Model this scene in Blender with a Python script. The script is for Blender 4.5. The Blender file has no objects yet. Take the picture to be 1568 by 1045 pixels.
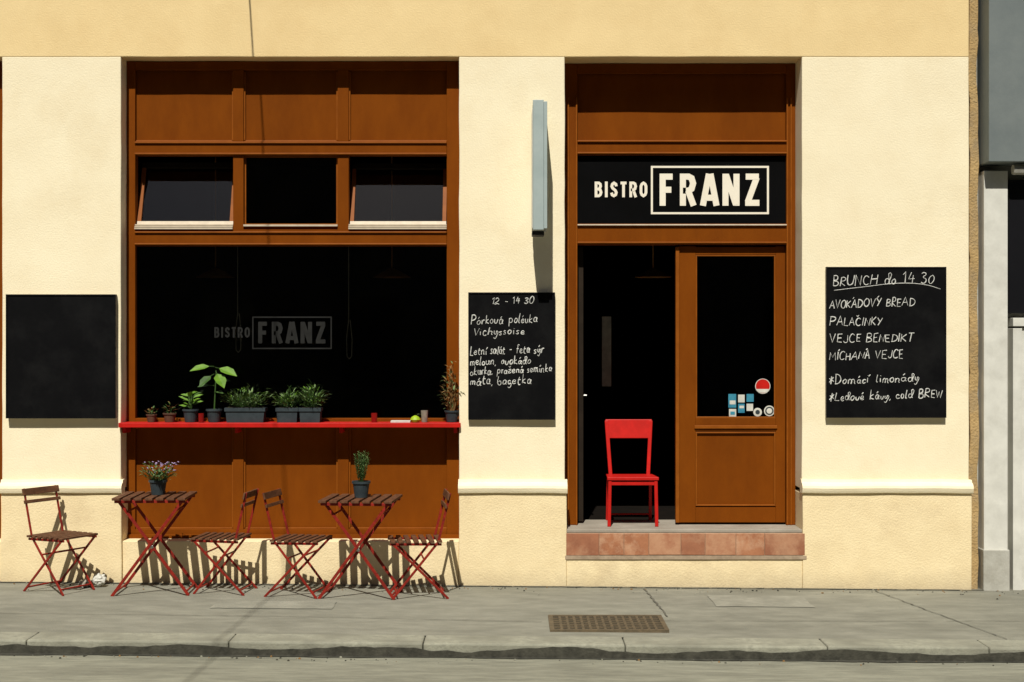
import bpy, math, random, bmesh
from mathutils import Vector, Matrix, noise
random.seed(7)
S=bpy.context.scene
D=11.0; CZ=1.875
def fx(p,y=0.0): return (p-784)/200*(D+y)/D
def fz(p,y=0.0): return CZ+(522.5-p)/200*(D+y)/D
def gz(x): return -0.0083*max(-25,min(25,x))
# ------------------------------------------------------------ materials
def newmat(name):
    m=bpy.data.materials.new(name); m.use_nodes=True
    nt=m.node_tree; b=nt.nodes['Principled BSDF']; return m,nt,b
def surf(name,c1,c2=None,scale=6,rough=.8,bump=.2,bscale=80,c3=None,s3=1.2,stretch=(1,1,1),lo=.35,hi=.65,spec=.3,bdist=.004,metal=0,lo3=.45,hi3=.75,grime=None):
    m,nt,b=newmat(name); N=nt.nodes; L=nt.links
    tc=N.new('ShaderNodeTexCoord'); mp=N.new('ShaderNodeMapping'); L.new(tc.outputs['Object'],mp.inputs[0]); mp.inputs['Scale'].default_value=stretch
    b.inputs['Roughness'].default_value=rough; b.inputs['Specular IOR Level'].default_value=spec; b.inputs['Metallic'].default_value=metal
    if c2 is None: c2=tuple(x*.82 for x in c1)
    n=N.new('ShaderNodeTexNoise'); n.inputs['Scale'].default_value=scale; n.inputs['Detail'].default_value=6; n.inputs['Roughness'].default_value=.65
    L.new(mp.outputs[0],n.inputs[0])
    r=N.new('ShaderNodeValToRGB'); r.color_ramp.elements[0].position=lo; r.color_ramp.elements[1].position=hi
    r.color_ramp.elements[0].color=(*c2,1); r.color_ramp.elements[1].color=(*c1,1); L.new(n.outputs[0],r.inputs[0])
    out=r.outputs[0]
    if c3:
        n3=N.new('ShaderNodeTexNoise'); n3.inputs['Scale'].default_value=s3; n3.inputs['Detail'].default_value=8; n3.inputs['Roughness'].default_value=.7
        L.new(mp.outputs[0],n3.inputs[0])
        mr=N.new('ShaderNodeMapRange'); mr.inputs[1].default_value=lo3; mr.inputs[2].default_value=hi3; L.new(n3.outputs[0],mr.inputs[0])
        mx=N.new('ShaderNodeMix'); mx.data_type='RGBA'; L.new(mr.outputs[0],mx.inputs[0]); L.new(out,mx.inputs[6]); mx.inputs[7].default_value=(*c3,1); out=mx.outputs[2]
    if grime:
        # accumulated dirt along one axis (axis index, from, to, colour, max amount)
        ax,g0,g1,gc,amt=grime
        sp=N.new('ShaderNodeSeparateXYZ'); L.new(tc.outputs['Object'],sp.inputs[0])
        ng=N.new('ShaderNodeTexNoise'); ng.inputs['Scale'].default_value=5; ng.inputs['Detail'].default_value=8; ng.inputs['Roughness'].default_value=.75; L.new(tc.outputs['Object'],ng.inputs[0])
        ad=N.new('ShaderNodeMath'); ad.operation='MULTIPLY_ADD'; L.new(ng.outputs[0],ad.inputs[0]); ad.inputs[1].default_value=abs(g1-g0)*1.3*(1 if g1>g0 else -1); L.new(sp.outputs[ax],ad.inputs[2])
        mg=N.new('ShaderNodeMapRange'); mg.inputs[1].default_value=g0; mg.inputs[2].default_value=g1+(g1-g0)*.65; mg.inputs[3].default_value=amt; mg.inputs[4].default_value=0; L.new(ad.outputs[0],mg.inputs[0])
        mx=N.new('ShaderNodeMix'); mx.data_type='RGBA'; L.new(mg.outputs[0],mx.inputs[0]); L.new(out,mx.inputs[6]); mx.inputs[7].default_value=(*gc,1); out=mx.outputs[2]
    L.new(out,b.inputs['Base Color'])
    if bump>0:
        nb=N.new('ShaderNodeTexNoise'); nb.inputs['Scale'].default_value=bscale; nb.inputs['Detail'].default_value=5; L.new(mp.outputs[0],nb.inputs[0])
        bp=N.new('ShaderNodeBump'); bp.inputs['Strength'].default_value=bump; bp.inputs['Distance'].default_value=bdist
        L.new(nb.outputs[0],bp.inputs['Height']); L.new(bp.outputs[0],b.inputs['Normal'])
    return m
M={}
M['cream']=surf('stucco_cream',(.94,.84,.60),(.90,.79,.55),3,.9,.4,80,c3=(.80,.67,.43),s3=1.3,lo3=.52,hi3=.88,bdist=.005)
M['yellow']=surf('stucco_yellow',(.87,.67,.35),(.82,.625,.32),3,.9,.4,80,c3=(.74,.53,.25),s3=.9,lo3=.48,hi3=.82,bdist=.005)
M['plinth']=surf('stucco_plinth',(.88,.73,.45),(.80,.65,.39),4,.9,.5,70,c3=(.60,.47,.28),s3=2.2,lo3=.54,hi3=.88,bdist=.007,grime=(2,-.05,.14,(.30,.24,.16),.75))
M['ochre']=surf('stucco_ochre',(.55,.38,.17),(.40,.27,.12),14,.95,1,60,c3=(.25,.19,.12),s3=7,bdist=.01)
M['brown']=surf('brown_paint',(.205,.053,.0035),(.17,.042,.003),5,.65,.12,60,c3=(.125,.031,.003),s3=2,stretch=(1,1,.4),lo3=.5,hi3=.9,spec=.04)
M['brownd']=surf('brown_bead',(.28,.080,.007),(.22,.06,.005),9,.5,.05,60,spec=.12)
M['black']=surf('chalkboard_black',(.005,.005,.0055),(.0035,.0035,.004),5,.7,.15,120,c3=(.011,.011,.011),s3=3,spec=.06)
M['boardedge']=surf('board_edge_wood',(.30,.26,.2),(.18,.15,.12),20,.7,.2,60)
M['chalk']=surf('chalk',(.78,.78,.72),(.42,.42,.40),70,.95,0)
M['signblack']=surf('sign_black_glass',(.004,.004,.0045),(.003,.003,.003),2,.35,0,spec=.1)
M['logo']=surf('sign_cream_paint',(.90,.84,.70),(.86,.79,.65),4,.6,0)
M['logodim']=surf('glass_logo_grey',(.028,.028,.027),(.018,.018,.017),6,.7,0,spec=.04)
M['red']=surf('red_paint',(.56,.014,.010),(.45,.012,.008),12,.45,.1,50,spec=.22)
M['redframe']=surf('red_metal',(.30,.022,.012),(.15,.013,.009),30,.5,.1,90,spec=.2)
M['slat']=surf('brown_wood_slat',(.16,.07,.034),(.075,.033,.018),14,.6,.3,50,stretch=(3,.6,1),spec=.18)
M['alu']=surf('light_sill_metal',(.62,.53,.40),(.52,.44,.33),20,.5,.05,50)
M['bladesign']=surf('sign_box_paint',(.40,.47,.46),(.35,.42,.41),6,.45,.05,30)
M['stone']=surf('threshold_stone',(.40,.36,.30),(.29,.26,.21),12,.7,.3,60,c3=(.2,.17,.13),s3=6)
M['grout']=surf('tile_grout',(.42,.32,.22),(.3,.22,.15),20,.9,.3,60)
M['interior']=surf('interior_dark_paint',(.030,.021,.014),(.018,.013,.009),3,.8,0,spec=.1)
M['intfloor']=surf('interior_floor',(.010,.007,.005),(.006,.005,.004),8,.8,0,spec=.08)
M['lamp']=surf('pendant_brass',(.8,.42,.15),(.7,.36,.12),8,.6,0)
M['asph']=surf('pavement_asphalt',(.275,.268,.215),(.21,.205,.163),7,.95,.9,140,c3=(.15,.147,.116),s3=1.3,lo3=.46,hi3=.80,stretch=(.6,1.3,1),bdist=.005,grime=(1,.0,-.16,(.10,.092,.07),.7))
M['asphsun']=surf('pavement_reflected_sun',(.33,.32,.26),(.265,.26,.21),9,.95,.8,150,c3=(.2,.196,.157),s3=3,lo3=.4,hi3=.7,bdist=.005)  # lighter asphalt colour, paints in sunlight thrown down by the windows
M['seam']=surf('pavement_seam_tar',(.15,.145,.115),(.09,.087,.07),30,.95,.5,90)
M['kerb']=surf('kerb_granite',(.34,.335,.26),(.24,.235,.185),24,.85,.6,70,c3=(.16,.155,.12),s3=3,bdist=.006)
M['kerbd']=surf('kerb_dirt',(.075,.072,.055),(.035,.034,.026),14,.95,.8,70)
M['road']=surf('road_asphalt',(.27,.265,.205),(.19,.187,.145),16,.95,.9,120,c3=(.13,.127,.1),s3=2.0,stretch=(.35,1.5,1),bdist=.008)
M['gutter']=surf('gutter_concrete',(.30,.295,.228),(.215,.212,.163),14,.95,1,90,c3=(.13,.127,.098),s3=2.5,stretch=(.3,1.6,1),bdist=.008,lo3=.46,hi3=.78)
M['ground']=surf('ground_earth',(.16,.15,.11),(.1,.1,.08),2,.95,0)
M['iron']=surf('rusty_iron',(.15,.112,.065),(.09,.072,.045),25,.7,.5,90)
M['hole']=surf('drain_dark',(.035,.03,.021),(.02,.018,.013),10,.9,0)
M['pot']=surf('pot_blue_grey',(.04,.055,.062),(.025,.036,.042),14,.6,.2,50)
M['terra']=surf('pot_brown',(.12,.06,.035),(.08,.04,.025),14,.8,.2,50)
M['soil']=surf('soil',(.03,.02,.012),(.02,.013,.008),50,.95,.6,80)
M['leafb']=surf('leaf_bright',(.14,.27,.02),(.08,.18,.015),30,.55,.1,60)
M['leafd']=surf('leaf_dark',(.055,.12,.022),(.03,.065,.014),30,.6,.1,60)
M['leafg']=surf('leaf_grey_green',(.17,.25,.09),(.10,.16,.055),40,.65,.1,60)
M['dry']=surf('leaf_dry',(.28,.15,.05),(.16,.09,.03),40,.8,.1,60)
M['flower']=surf('flower_lilac',(.50,.40,.62),(.42,.30,.5),40,.8,0)
M['cord']=surf('cord_white',(.85,.82,.72),None,10,.8,0)
M['white']=surf('white_paint',(.74,.73,.66),(.62,.61,.55),5,.6,.1,40,c3=(.45,.44,.38),s3=3,lo3=.5,hi3=.9)
M['ngrey']=surf('neighbour_grey_panel',(.18,.205,.20),(.145,.17,.17),3,.7,.2,40)
M['nwall']=surf('neighbour_wall',(.50,.49,.43),(.4,.39,.34),4,.85,.5,40,c3=(.28,.26,.21),s3=2.5)
M['blue']=surf('sticker_blue',(.05,.27,.38),(.03,.18,.28),20,.5,0)
M['candle']=surf('red_glass_candle',(.25,.008,.006),None,8,.3,0)
M['lime']=surf('lime_plastic',(.35,.5,.02),None,8,.4,0)
M['paper']=surf('paper',(.68,.67,.60),(.5,.5,.45),14,.8,0)
M['unseenoppwall']=surf('unseen_opposite_stucco',(.12,.10,.075),(.09,.075,.06),3,.9,.3,30)
M['oppwin']=surf('opposite_window_glass',(.012,.012,.014),None,2,.2,0)
M['cable']=surf('black_cable',(.02,.02,.02),None,2,.6,0)
M['steel']=surf('steel',(.5,.5,.48),None,10,.3,0,metal=1)
M['tile']=surf('pink_marble_tile',(.46,.20,.10),(.33,.13,.065),8,.55,.2,60,c3=(.62,.40,.26),s3=5,lo3=.48,hi3=.75)
M['tile2']=surf('pink_marble_tile_pale',(.53,.29,.17),(.42,.20,.11),8,.55,.2,60,c3=(.33,.11,.055),s3=6,lo3=.5,hi3=.75)
M['tile3']=surf('brown_marble_tile',(.38,.16,.085),(.28,.11,.06),9,.55,.2,60,c3=(.55,.32,.19),s3=4,lo3=.45,hi3=.75)
def glass():
    m=bpy.data.materials.new('window_glass'); m.use_nodes=True; nt=m.node_tree; N=nt.nodes; L=nt.links
    N.remove(N['Principled BSDF']); o=N['Material Output']
    t=N.new('ShaderNodeBsdfTransparent'); t.inputs[0].default_value=(.78,.78,.76,1)
    g=N.new('ShaderNodeBsdfGlossy'); g.inputs['Roughness'].default_value=.02
    f=N.new('ShaderNodeFresnel'); f.inputs[0].default_value=1.45
    x=N.new('ShaderNodeMixShader'); L.new(f.outputs[0],x.inputs[0]); L.new(t.outputs[0],x.inputs[1]); L.new(g.outputs[0],x.inputs[2]); L.new(x.outputs[0],o.inputs[0])
    return m
M['glass']=glass()
# ------------------------------------------------------------ builders
def empty(name,parent=None,loc=(0,0,0)):
    e=bpy.data.objects.new(name,None); e.location=loc; S.collection.objects.link(e)
    if parent: e.parent=parent
    return e
class MB:
    def __init__(s): s.v=[];s.f=[];s.m=[];s.mats=[]
    def mi(s,k):
        if k not in s.mats: s.mats.append(k)
        return s.mats.index(k)
    def poly(s,pts,k):
        b=len(s.v); s.v+= [tuple(p) for p in pts]; s.f.append(tuple(range(b,b+len(pts)))); s.m.append(s.mi(k))
    def hexa(s,c,k):
        b=len(s.v); s.v+=[tuple(p) for p in c]; i=s.mi(k)
        for f in ((0,3,2,1),(4,5,6,7),(0,1,5,4),(1,2,6,5),(2,3,7,6),(3,0,4,7)):
            s.f.append(tuple(b+q for q in f)); s.m.append(i)
    def box(s,x0,x1,y0,y1,z0,z1,k):
        s.hexa([(x0,y0,z0),(x1,y0,z0),(x1,y1,z0),(x0,y1,z0),(x0,y0,z1),(x1,y0,z1),(x1,y1,z1),(x0,y1,z1)],k)
    def bar(s,p,q,w,t,side,k):
        p=Vector(p);q=Vector(q);d=(q-p).normalized(); a=Vector(side); a=(a-d*a.dot(d)).normalized(); b=d.cross(a)
        a=a*w/2;b=b*t/2
        s.hexa([p-a-b,p+a-b,p+a+b,p-a+b,q-a-b,q+a-b,q+a+b,q-a+b],k)
    def rod(s,p,q,r,k,n=8,r2=None):
        p=Vector(p);q=Vector(q);d=(q-p).normalized(); a=d.orthogonal().normalized(); b=d.cross(a); r2=r if r2 is None else r2
        o=len(s.v); i=s.mi(k)
        for j in range(n):
            t=2*math.pi*j/n; u=a*math.cos(t)+b*math.sin(t)
            s.v.append(tuple(p+u*r)); s.v.append(tuple(q+u*r2))
        for j in range(n):
            l=(j+1)%n; s.f.append((o+2*j,o+2*l,o+2*l+1,o+2*j+1)); s.m.append(i)
        s.f.append(tuple(o+2*j for j in range(n-1,-1,-1))); s.m.append(i)
        s.f.append(tuple(o+2*j+1 for j in range(n))); s.m.append(i)
    def lathe(s,prof,c,k,n=20):
        o=len(s.v);i=s.mi(k)
        for r,z in prof:
            for j in range(n):
                t=2*math.pi*j/n; s.v.append((c[0]+r*math.cos(t),c[1]+r*math.sin(t),c[2]+z))
        for a in range(len(prof)-1):
            for j in range(n):
                l=(j+1)%n; s.f.append((o+a*n+j,o+a*n+l,o+(a+1)*n+l,o+(a+1)*n+j)); s.m.append(i)
    def leaf(s,c,d,L,W,k,droop=.25,nrm=None):
        c=Vector(c);d=Vector(d).normalized(); up=Vector(nrm) if nrm else Vector((0,0,1))
        a=d.cross(up)
        if a.length<.05: a=d.orthogonal()
        a.normalize(); n=a.cross(d)
        p=[c, c+d*L*.3+a*W*.42, c+d*L*.65+a*W*.4-n*L*droop*.3, c+d*L-n*L*droop, c+d*L*.65-a*W*.4-n*L*droop*.3, c+d*L*.3-a*W*.42]
        m1=c+d*L*.33-n*W*.15; m2=c+d*L*.66-n*(L*droop*.3+W*.15)
        b=len(s.v); s.v+=[tuple(q) for q in p+[m1,m2]]; i=s.mi(k)
        for f in ((0,1,6),(1,2,7,6),(2,3,7),(3,4,7),(4,5,6,7),(5,0,6)):
            s.f.append(tuple(b+q for q in f)); s.m.append(i)
    def obj(s,name,parent=None,loc=(0,0,0),yaw=0,bevel=0,smooth=False):
        me=bpy.data.meshes.new(name); me.from_pydata(s.v,[],s.f)
        for k in s.mats: me.materials.append(M[k])
        me.polygons.foreach_set('material_index',s.m)
        if smooth: me.polygons.foreach_set('use_smooth',[True]*len(s.f))
        me.update(); o=bpy.data.objects.new(name,me); S.collection.objects.link(o)
        o.location=loc; o.rotation_euler=(0,0,yaw)
        if parent: o.parent=parent
        if bevel:
            b=o.modifiers.new('bevel','BEVEL'); b.width=bevel; b.segments=2; b.limit_method='ANGLE'
        return o
def box(name,x0,x1,y0,y1,z0,z1,k,parent,bevel=0):
    m=MB(); m.box(x0,x1,y0,y1,z0,z1,k); return m.obj(name,parent,bevel=bevel)
# ------------------------------------------------------------ world, sun, camera
w=bpy.data.worlds.new('World'); S.world=w; w.use_nodes=True
sd=Vector((.13,1,-1.38)).normalized()
sky=w.node_tree.nodes.new('ShaderNodeTexSky'); sky.sky_type='NISHITA'; sky.sun_disc=False
sky.sun_elevation=math.asin(-sd.z); sky.sun_rotation=math.atan2(-sd.x,-sd.y)
bg=w.node_tree.nodes['Background']; w.node_tree.links.new(sky.outputs[0],bg.inputs[0]); bg.inputs[1].default_value=.05
sl=bpy.data.lights.new('sun','SUN'); sl.energy=5; sl.angle=math.radians(.5); sl.color=(1,.96,.87)
so=bpy.data.objects.new('sun',sl); S.collection.objects.link(so); so.rotation_euler=sd.to_track_quat('-Z','Y').to_euler(); so.location=(-3,-15,20)
cam=bpy.data.cameras.new('camera'); co=bpy.data.objects.new('camera',cam); S.collection.objects.link(co); S.camera=co
cam.sensor_width=36; cam.lens=36*D/7.84; cam.clip_end=1000; co.location=(0,-D,CZ); co.rotation_euler=(math.radians(90),0,0)
S.view_settings.view_transform='Standard'; S.view_settings.look='None'; S.view_settings.exposure=0
# ------------------------------------------------------------ ground
def sheet(name,x0,x1,y0,y1,dz,k,parent=None,thick=0,nx=60):
    m=MB()
    for i in range(nx):
        a=x0+(x1-x0)*i/nx; b=x0+(x1-x0)*(i+1)/nx
        if thick:
            m.hexa([(a,y0,gz(a)+dz-thick),(b,y0,gz(b)+dz-thick),(b,y1,gz(b)+dz-thick),(a,y1,gz(a)+dz-thick),(a,y0,gz(a)+dz),(b,y0,gz(b)+dz),(b,y1,gz(b)+dz),(a,y1,gz(a)+dz)],k)
        else: m.poly([(a,y0,gz(a)+dz),(b,y0,gz(b)+dz),(b,y1,gz(b)+dz),(a,y1,gz(a)+dz)],k)
    return m.obj(name,parent)
m=MB(); m.poly([(-400,-400,-.6),(400,-400,-.6),(400,400,-.6),(-400,400,-.6)],'ground'); m.obj('ground')
KY=-2.13
sw=sheet('sidewalk',-60,60,KY+.25,.3,0,'asph')
sheet('road',-60,60,-16.5,KY-.75,-.085,'road')
sheet('road_gutter',-60,60,KY-.75,KY-.002,-.081,'gutter')
sheet('opposite_sidewalk',-60,60,-19,-16.5,.02,'asph',thick=.3)
m=MB(); x=-20.0; random.seed(3)
while x<20:
    L=random.choice([1.0,1.2,1.25]); a=x+.002; b=x+L-.002; j=random.uniform(-.006,.006)
    t=.003+random.uniform(0,.004)
    c=[(a,KY+j,gz(a)-.3),(b,KY+j,gz(b)-.3),(b,KY+.248,gz(b)-.3),(a,KY+.248,gz(a)-.3),(a,KY+j,gz(a)+t),(b,KY+j,gz(b)+t),(b,KY+.248,gz(b)+t),(a,KY+.248,gz(a)+t)]
    m.hexa(c,'kerb'); x+=L
m.obj('kerb',bevel=.012)
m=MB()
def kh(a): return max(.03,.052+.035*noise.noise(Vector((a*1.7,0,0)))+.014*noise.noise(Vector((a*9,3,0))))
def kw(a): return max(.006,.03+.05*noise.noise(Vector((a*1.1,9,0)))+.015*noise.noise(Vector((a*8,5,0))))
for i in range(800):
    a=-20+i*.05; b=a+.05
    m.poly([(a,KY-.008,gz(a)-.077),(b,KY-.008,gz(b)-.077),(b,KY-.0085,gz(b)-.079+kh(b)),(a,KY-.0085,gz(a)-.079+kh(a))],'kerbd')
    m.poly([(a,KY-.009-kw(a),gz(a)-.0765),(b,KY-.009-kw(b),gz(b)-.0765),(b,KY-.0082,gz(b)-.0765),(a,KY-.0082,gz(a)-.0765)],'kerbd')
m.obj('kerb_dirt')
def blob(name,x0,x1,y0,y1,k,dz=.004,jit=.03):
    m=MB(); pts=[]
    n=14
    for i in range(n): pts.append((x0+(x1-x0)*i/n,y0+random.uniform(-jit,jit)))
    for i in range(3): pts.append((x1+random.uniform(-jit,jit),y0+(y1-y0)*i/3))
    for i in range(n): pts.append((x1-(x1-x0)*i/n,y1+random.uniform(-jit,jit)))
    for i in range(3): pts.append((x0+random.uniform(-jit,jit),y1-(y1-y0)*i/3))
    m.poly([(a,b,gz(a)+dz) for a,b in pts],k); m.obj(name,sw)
blob('reflected_sun_a',-2.1,-1.25,-1.02,-.74,'asphsun',jit=.008)  # window-reflected sunlight painted as paler sheets on the pavement
blob('reflected_sun_b',1.45,2.15,-.80,-.35,'asphsun',jit=.008)
def seam(name,pts,wd=.012,k='seam',dz=.006):
    m=MB(); P=[]
    for (a,b),(c,d) in zip(pts,pts[1:]):
        n=max(2,int(math.hypot(c-a,d-b)/.06))
        for i in range(n): P.append((a+(c-a)*i/n+random.uniform(-.008,.008),b+(d-b)*i/n+random.uniform(-.008,.008)))
    P.append(pts[-1])
    for p,q in zip(P,P[1:]):
        dx,dy=q[0]-p[0],q[1]-p[1]; l=math.hypot(dx,dy); wq=wd*random.uniform(.6,1.3); nx,ny=-dy/l*wq/2,dx/l*wq/2
        m.poly([(p[0]-nx,p[1]-ny,gz(p[0])+dz),(q[0]-nx,q[1]-ny,gz(q[0])+dz),(q[0]+nx,q[1]+ny,gz(q[0])+dz),(p[0]+nx,p[1]+ny,gz(p[0])+dz)],k)
    m.obj(name,sw)
seam('seam_a',[(1.0,-.05),(1.06,-1.2)],.012)
seam('seam_b',[(2.75,-.1),(3.15,-1.86)],.008)
seam('seam_c',[(-5,-1.25),(-1.5,-1.3),(.2,-1.42)],.006)
seam('seam_d',[(1.0,-1.35),(5,-1.2)],.006)
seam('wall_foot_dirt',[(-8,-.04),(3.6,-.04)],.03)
# fine grit and small litter lying against the wall and kerb
m=MB()
for i in range(420):
    if i%3: x=random.uniform(-6,5); yy_=-.05-abs(random.gauss(0,.12))
    else: x=random.uniform(-6,5); yy_=KY-.03-abs(random.gauss(0,.06))
    base=gz(x)+(.001 if yy_>KY else -.08); r=random.uniform(.003,.010)
    a=random.uniform(0,6.28); c=[]
    for dz_,q_ in ((0,1),(r*.8,.6)):
        for k_ in range(4): t=a+k_*1.57; c.append((x+r*q_*math.cos(t)*random.uniform(.7,1.2),yy_+r*q_*math.sin(t)*random.uniform(.7,1.2),base+dz_))
    m.hexa(c,random.choice(['kerbd','kerb','seam','dry']))
m.obj('grit')
# drain grate
m=MB(); gx0,gx1,gy0,gy1=.275,.985,-1.70,-1.25; g0=gz(.6)+.003
m.box(gx0,gx1,gy0,gy1,g0-.05,g0+.004,'hole')
m.box(gx0-.03,gx1+.03,gy0-.03,gy0,g0-.05,g0+.014,'iron'); m.box(gx0-.03,gx1+.03,gy1,gy1+.03,g0-.05,g0+.014,'iron')
m.box(gx0-.03,gx0,gy0,gy1,g0-.05,g0+.0135,'iron'); m.box(gx1,gx1+.03,gy0,gy1,g0-.05,g0+.0135,'iron')
for i in range(1,15):
    xx=gx0+(gx1-gx0)*i/15; m.box(xx-.008,xx+.008,gy0,gy1,g0,g0+.011,'iron')
for i in range(1,6):
    yy=gy0+(gy1-gy0)*i/6; m.box(gx0,gx1,yy-.008,yy+.008,g0,g0+.0125,'iron')
m.obj('drain_grate')
# ------------------------------------------------------------ bistro building
B=empty('bistro_building')
ZT=4.05; WX0,WX1=fx(185),fx(703); DX0,DX1=fx(865),fx(1228); EX=fx(1484)
LX1=fx(3); LX0=LX1-2.59; TK=.45
zs=.345; zd=.21
def wobbly(name,x0,x1,y0,y1,z0,z1,k,step=.12,amp=.004):
    m=MB(); nx=max(1,int((x1-x0)/step)); nz=max(1,int((z1-z0)/step))
    def off(x,z): return Vector((noise.noise(Vector((x*2.3,z*2.9,1)))*amp+noise.noise(Vector((x*8,z*9,1)))*amp*.4, noise.noise(Vector((x*2.1,z*2.3,5)))*amp,noise.noise(Vector((x*3.1,z*2.3,9)))*amp))
    vid={}
    def vv(i,j,d):
        key=(i,j,d)
        if key not in vid:
            x=x0+(x1-x0)*i/nx; z=z0+(z1-z0)*j/nz; y=y1 if d else y0
            p=Vector((x,y,z)); o=off(x,z)
            if i in(0,nx): p.x+=o.x
            if not d: p.y+=o.y
            if j==0 and z>3: p.z+=max(o.z,-.0015)
            vid[key]=len(m.v); m.v.append(tuple(p))
        return vid[key]
    mi=m.mi(k)
    def f(*a): m.f.append(a); m.m.append(mi)
    for i in range(nx):
        for j in range(nz):
            f(vv(i,j,0),vv(i+1,j,0),vv(i+1,j+1,0),vv(i,j+1,0))
    for j in range(nz):
        f(vv(0,j,1),vv(0,j,0),vv(0,j+1,0),vv(0,j+1,1)); f(vv(nx,j,0),vv(nx,j,1),vv(nx,j+1,1),vv(nx,j+1,0))
    for i in range(nx):
        f(vv(i,0,1),vv(i+1,0,1),vv(i+1,0,0),vv(i,0,0)); f(vv(i,nz,0),vv(i+1,nz,0),vv(i+1,nz,1),vv(i,nz,1))
    return m.obj(name,B,bevel=.007)
wobbly('upper_wall',-12,EX,0,TK,ZT,9.0,'yellow',step=.2)
zp=.74
for nm,a,b in (('pillar_far',-12,LX0),('pillar_a',LX1,WX0),('pillar_b',WX1,DX0),('pillar_c',DX1,EX)):
    wobbly(nm+'_wall',a,b,.002,TK,zp,ZT+.004,'cream')
    wobbly(nm+'_plinth',a-.0,b+.012,-.028,TK,-.3,zp-.03,'plinth')
    prof=[(.05,-.03),(-.03,-.03),(-.045,-.022),(-.05,-.008),(-.055,.012),(-.05,.03),(-.035,.045),(-.012,.055),(-.004,.075),(.05,.075)]
    m=MB(); n=len(prof); a2,b2=a-.006,b+.012+.006
    nseg=max(2,int((b2-a2)/.1))
    for i in range(nseg+1):
        x=a2+(b2-a2)*i/nseg
        for y,z in prof: m.v.append((x,y+noise.noise(Vector((x*4,z*9,2)))*.004,zp+z+noise.noise(Vector((x*3,7,2)))*.006))
    mi=m.mi('cream')
    for i in range(nseg):
        for j in range(n-1):
            m.f.append((i*n+j,(i+1)*n+j,(i+1)*n+j+1,i*n+j+1)); m.m.append(mi)
    m.f.append(tuple(range(n))); m.m.append(mi); m.f.append(tuple(nseg*n+j for j in range(n-1,-1,-1))); m.m.append(mi)
    m.obj(nm+'_moulding',B)
wobbly('wall_under_window',WX0+.012,WX1,-.004,TK,-.3,zs,'plinth')
wobbly('wall_under_far_window',LX0+.012,LX1,-.004,TK,-.3,zs,'plinth')
wobbly('wall_under_door',DX0+.012,DX1+.0,-.022,TK,-.3,zd,'plinth')
wobbly('corner_strip',EX+.012,fx(1500),.03,TK,-.3,9,'ochre',step=.08,amp=.02)
box('upper_mass',-12,EX,TK+.001,8,ZT+.05,9,'yellow',B)
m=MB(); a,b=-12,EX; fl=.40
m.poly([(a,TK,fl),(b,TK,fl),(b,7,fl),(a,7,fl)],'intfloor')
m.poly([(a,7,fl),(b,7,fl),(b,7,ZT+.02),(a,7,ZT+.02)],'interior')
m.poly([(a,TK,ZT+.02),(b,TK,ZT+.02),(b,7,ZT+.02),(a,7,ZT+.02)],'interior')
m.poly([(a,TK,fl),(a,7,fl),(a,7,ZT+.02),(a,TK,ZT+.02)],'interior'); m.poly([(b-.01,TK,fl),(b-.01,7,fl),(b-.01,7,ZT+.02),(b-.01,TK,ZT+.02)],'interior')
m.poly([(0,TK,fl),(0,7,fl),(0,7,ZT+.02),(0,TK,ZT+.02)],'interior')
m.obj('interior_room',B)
def bead(m,x0,x1,z0,z1,y,w=.014,d=.012,k='brownd'):
    m.box(x0,x1,y-d,y,z0,z0+w,k); m.box(x0,x1,y-d,y,z1-w,z1,k)
    m.box(x0,x0+w,y-d+.001,y,z0+w,z1-w,k); m.box(x1-w,x1,y-d+.001,y,z0+w,z1-w,k)
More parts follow.
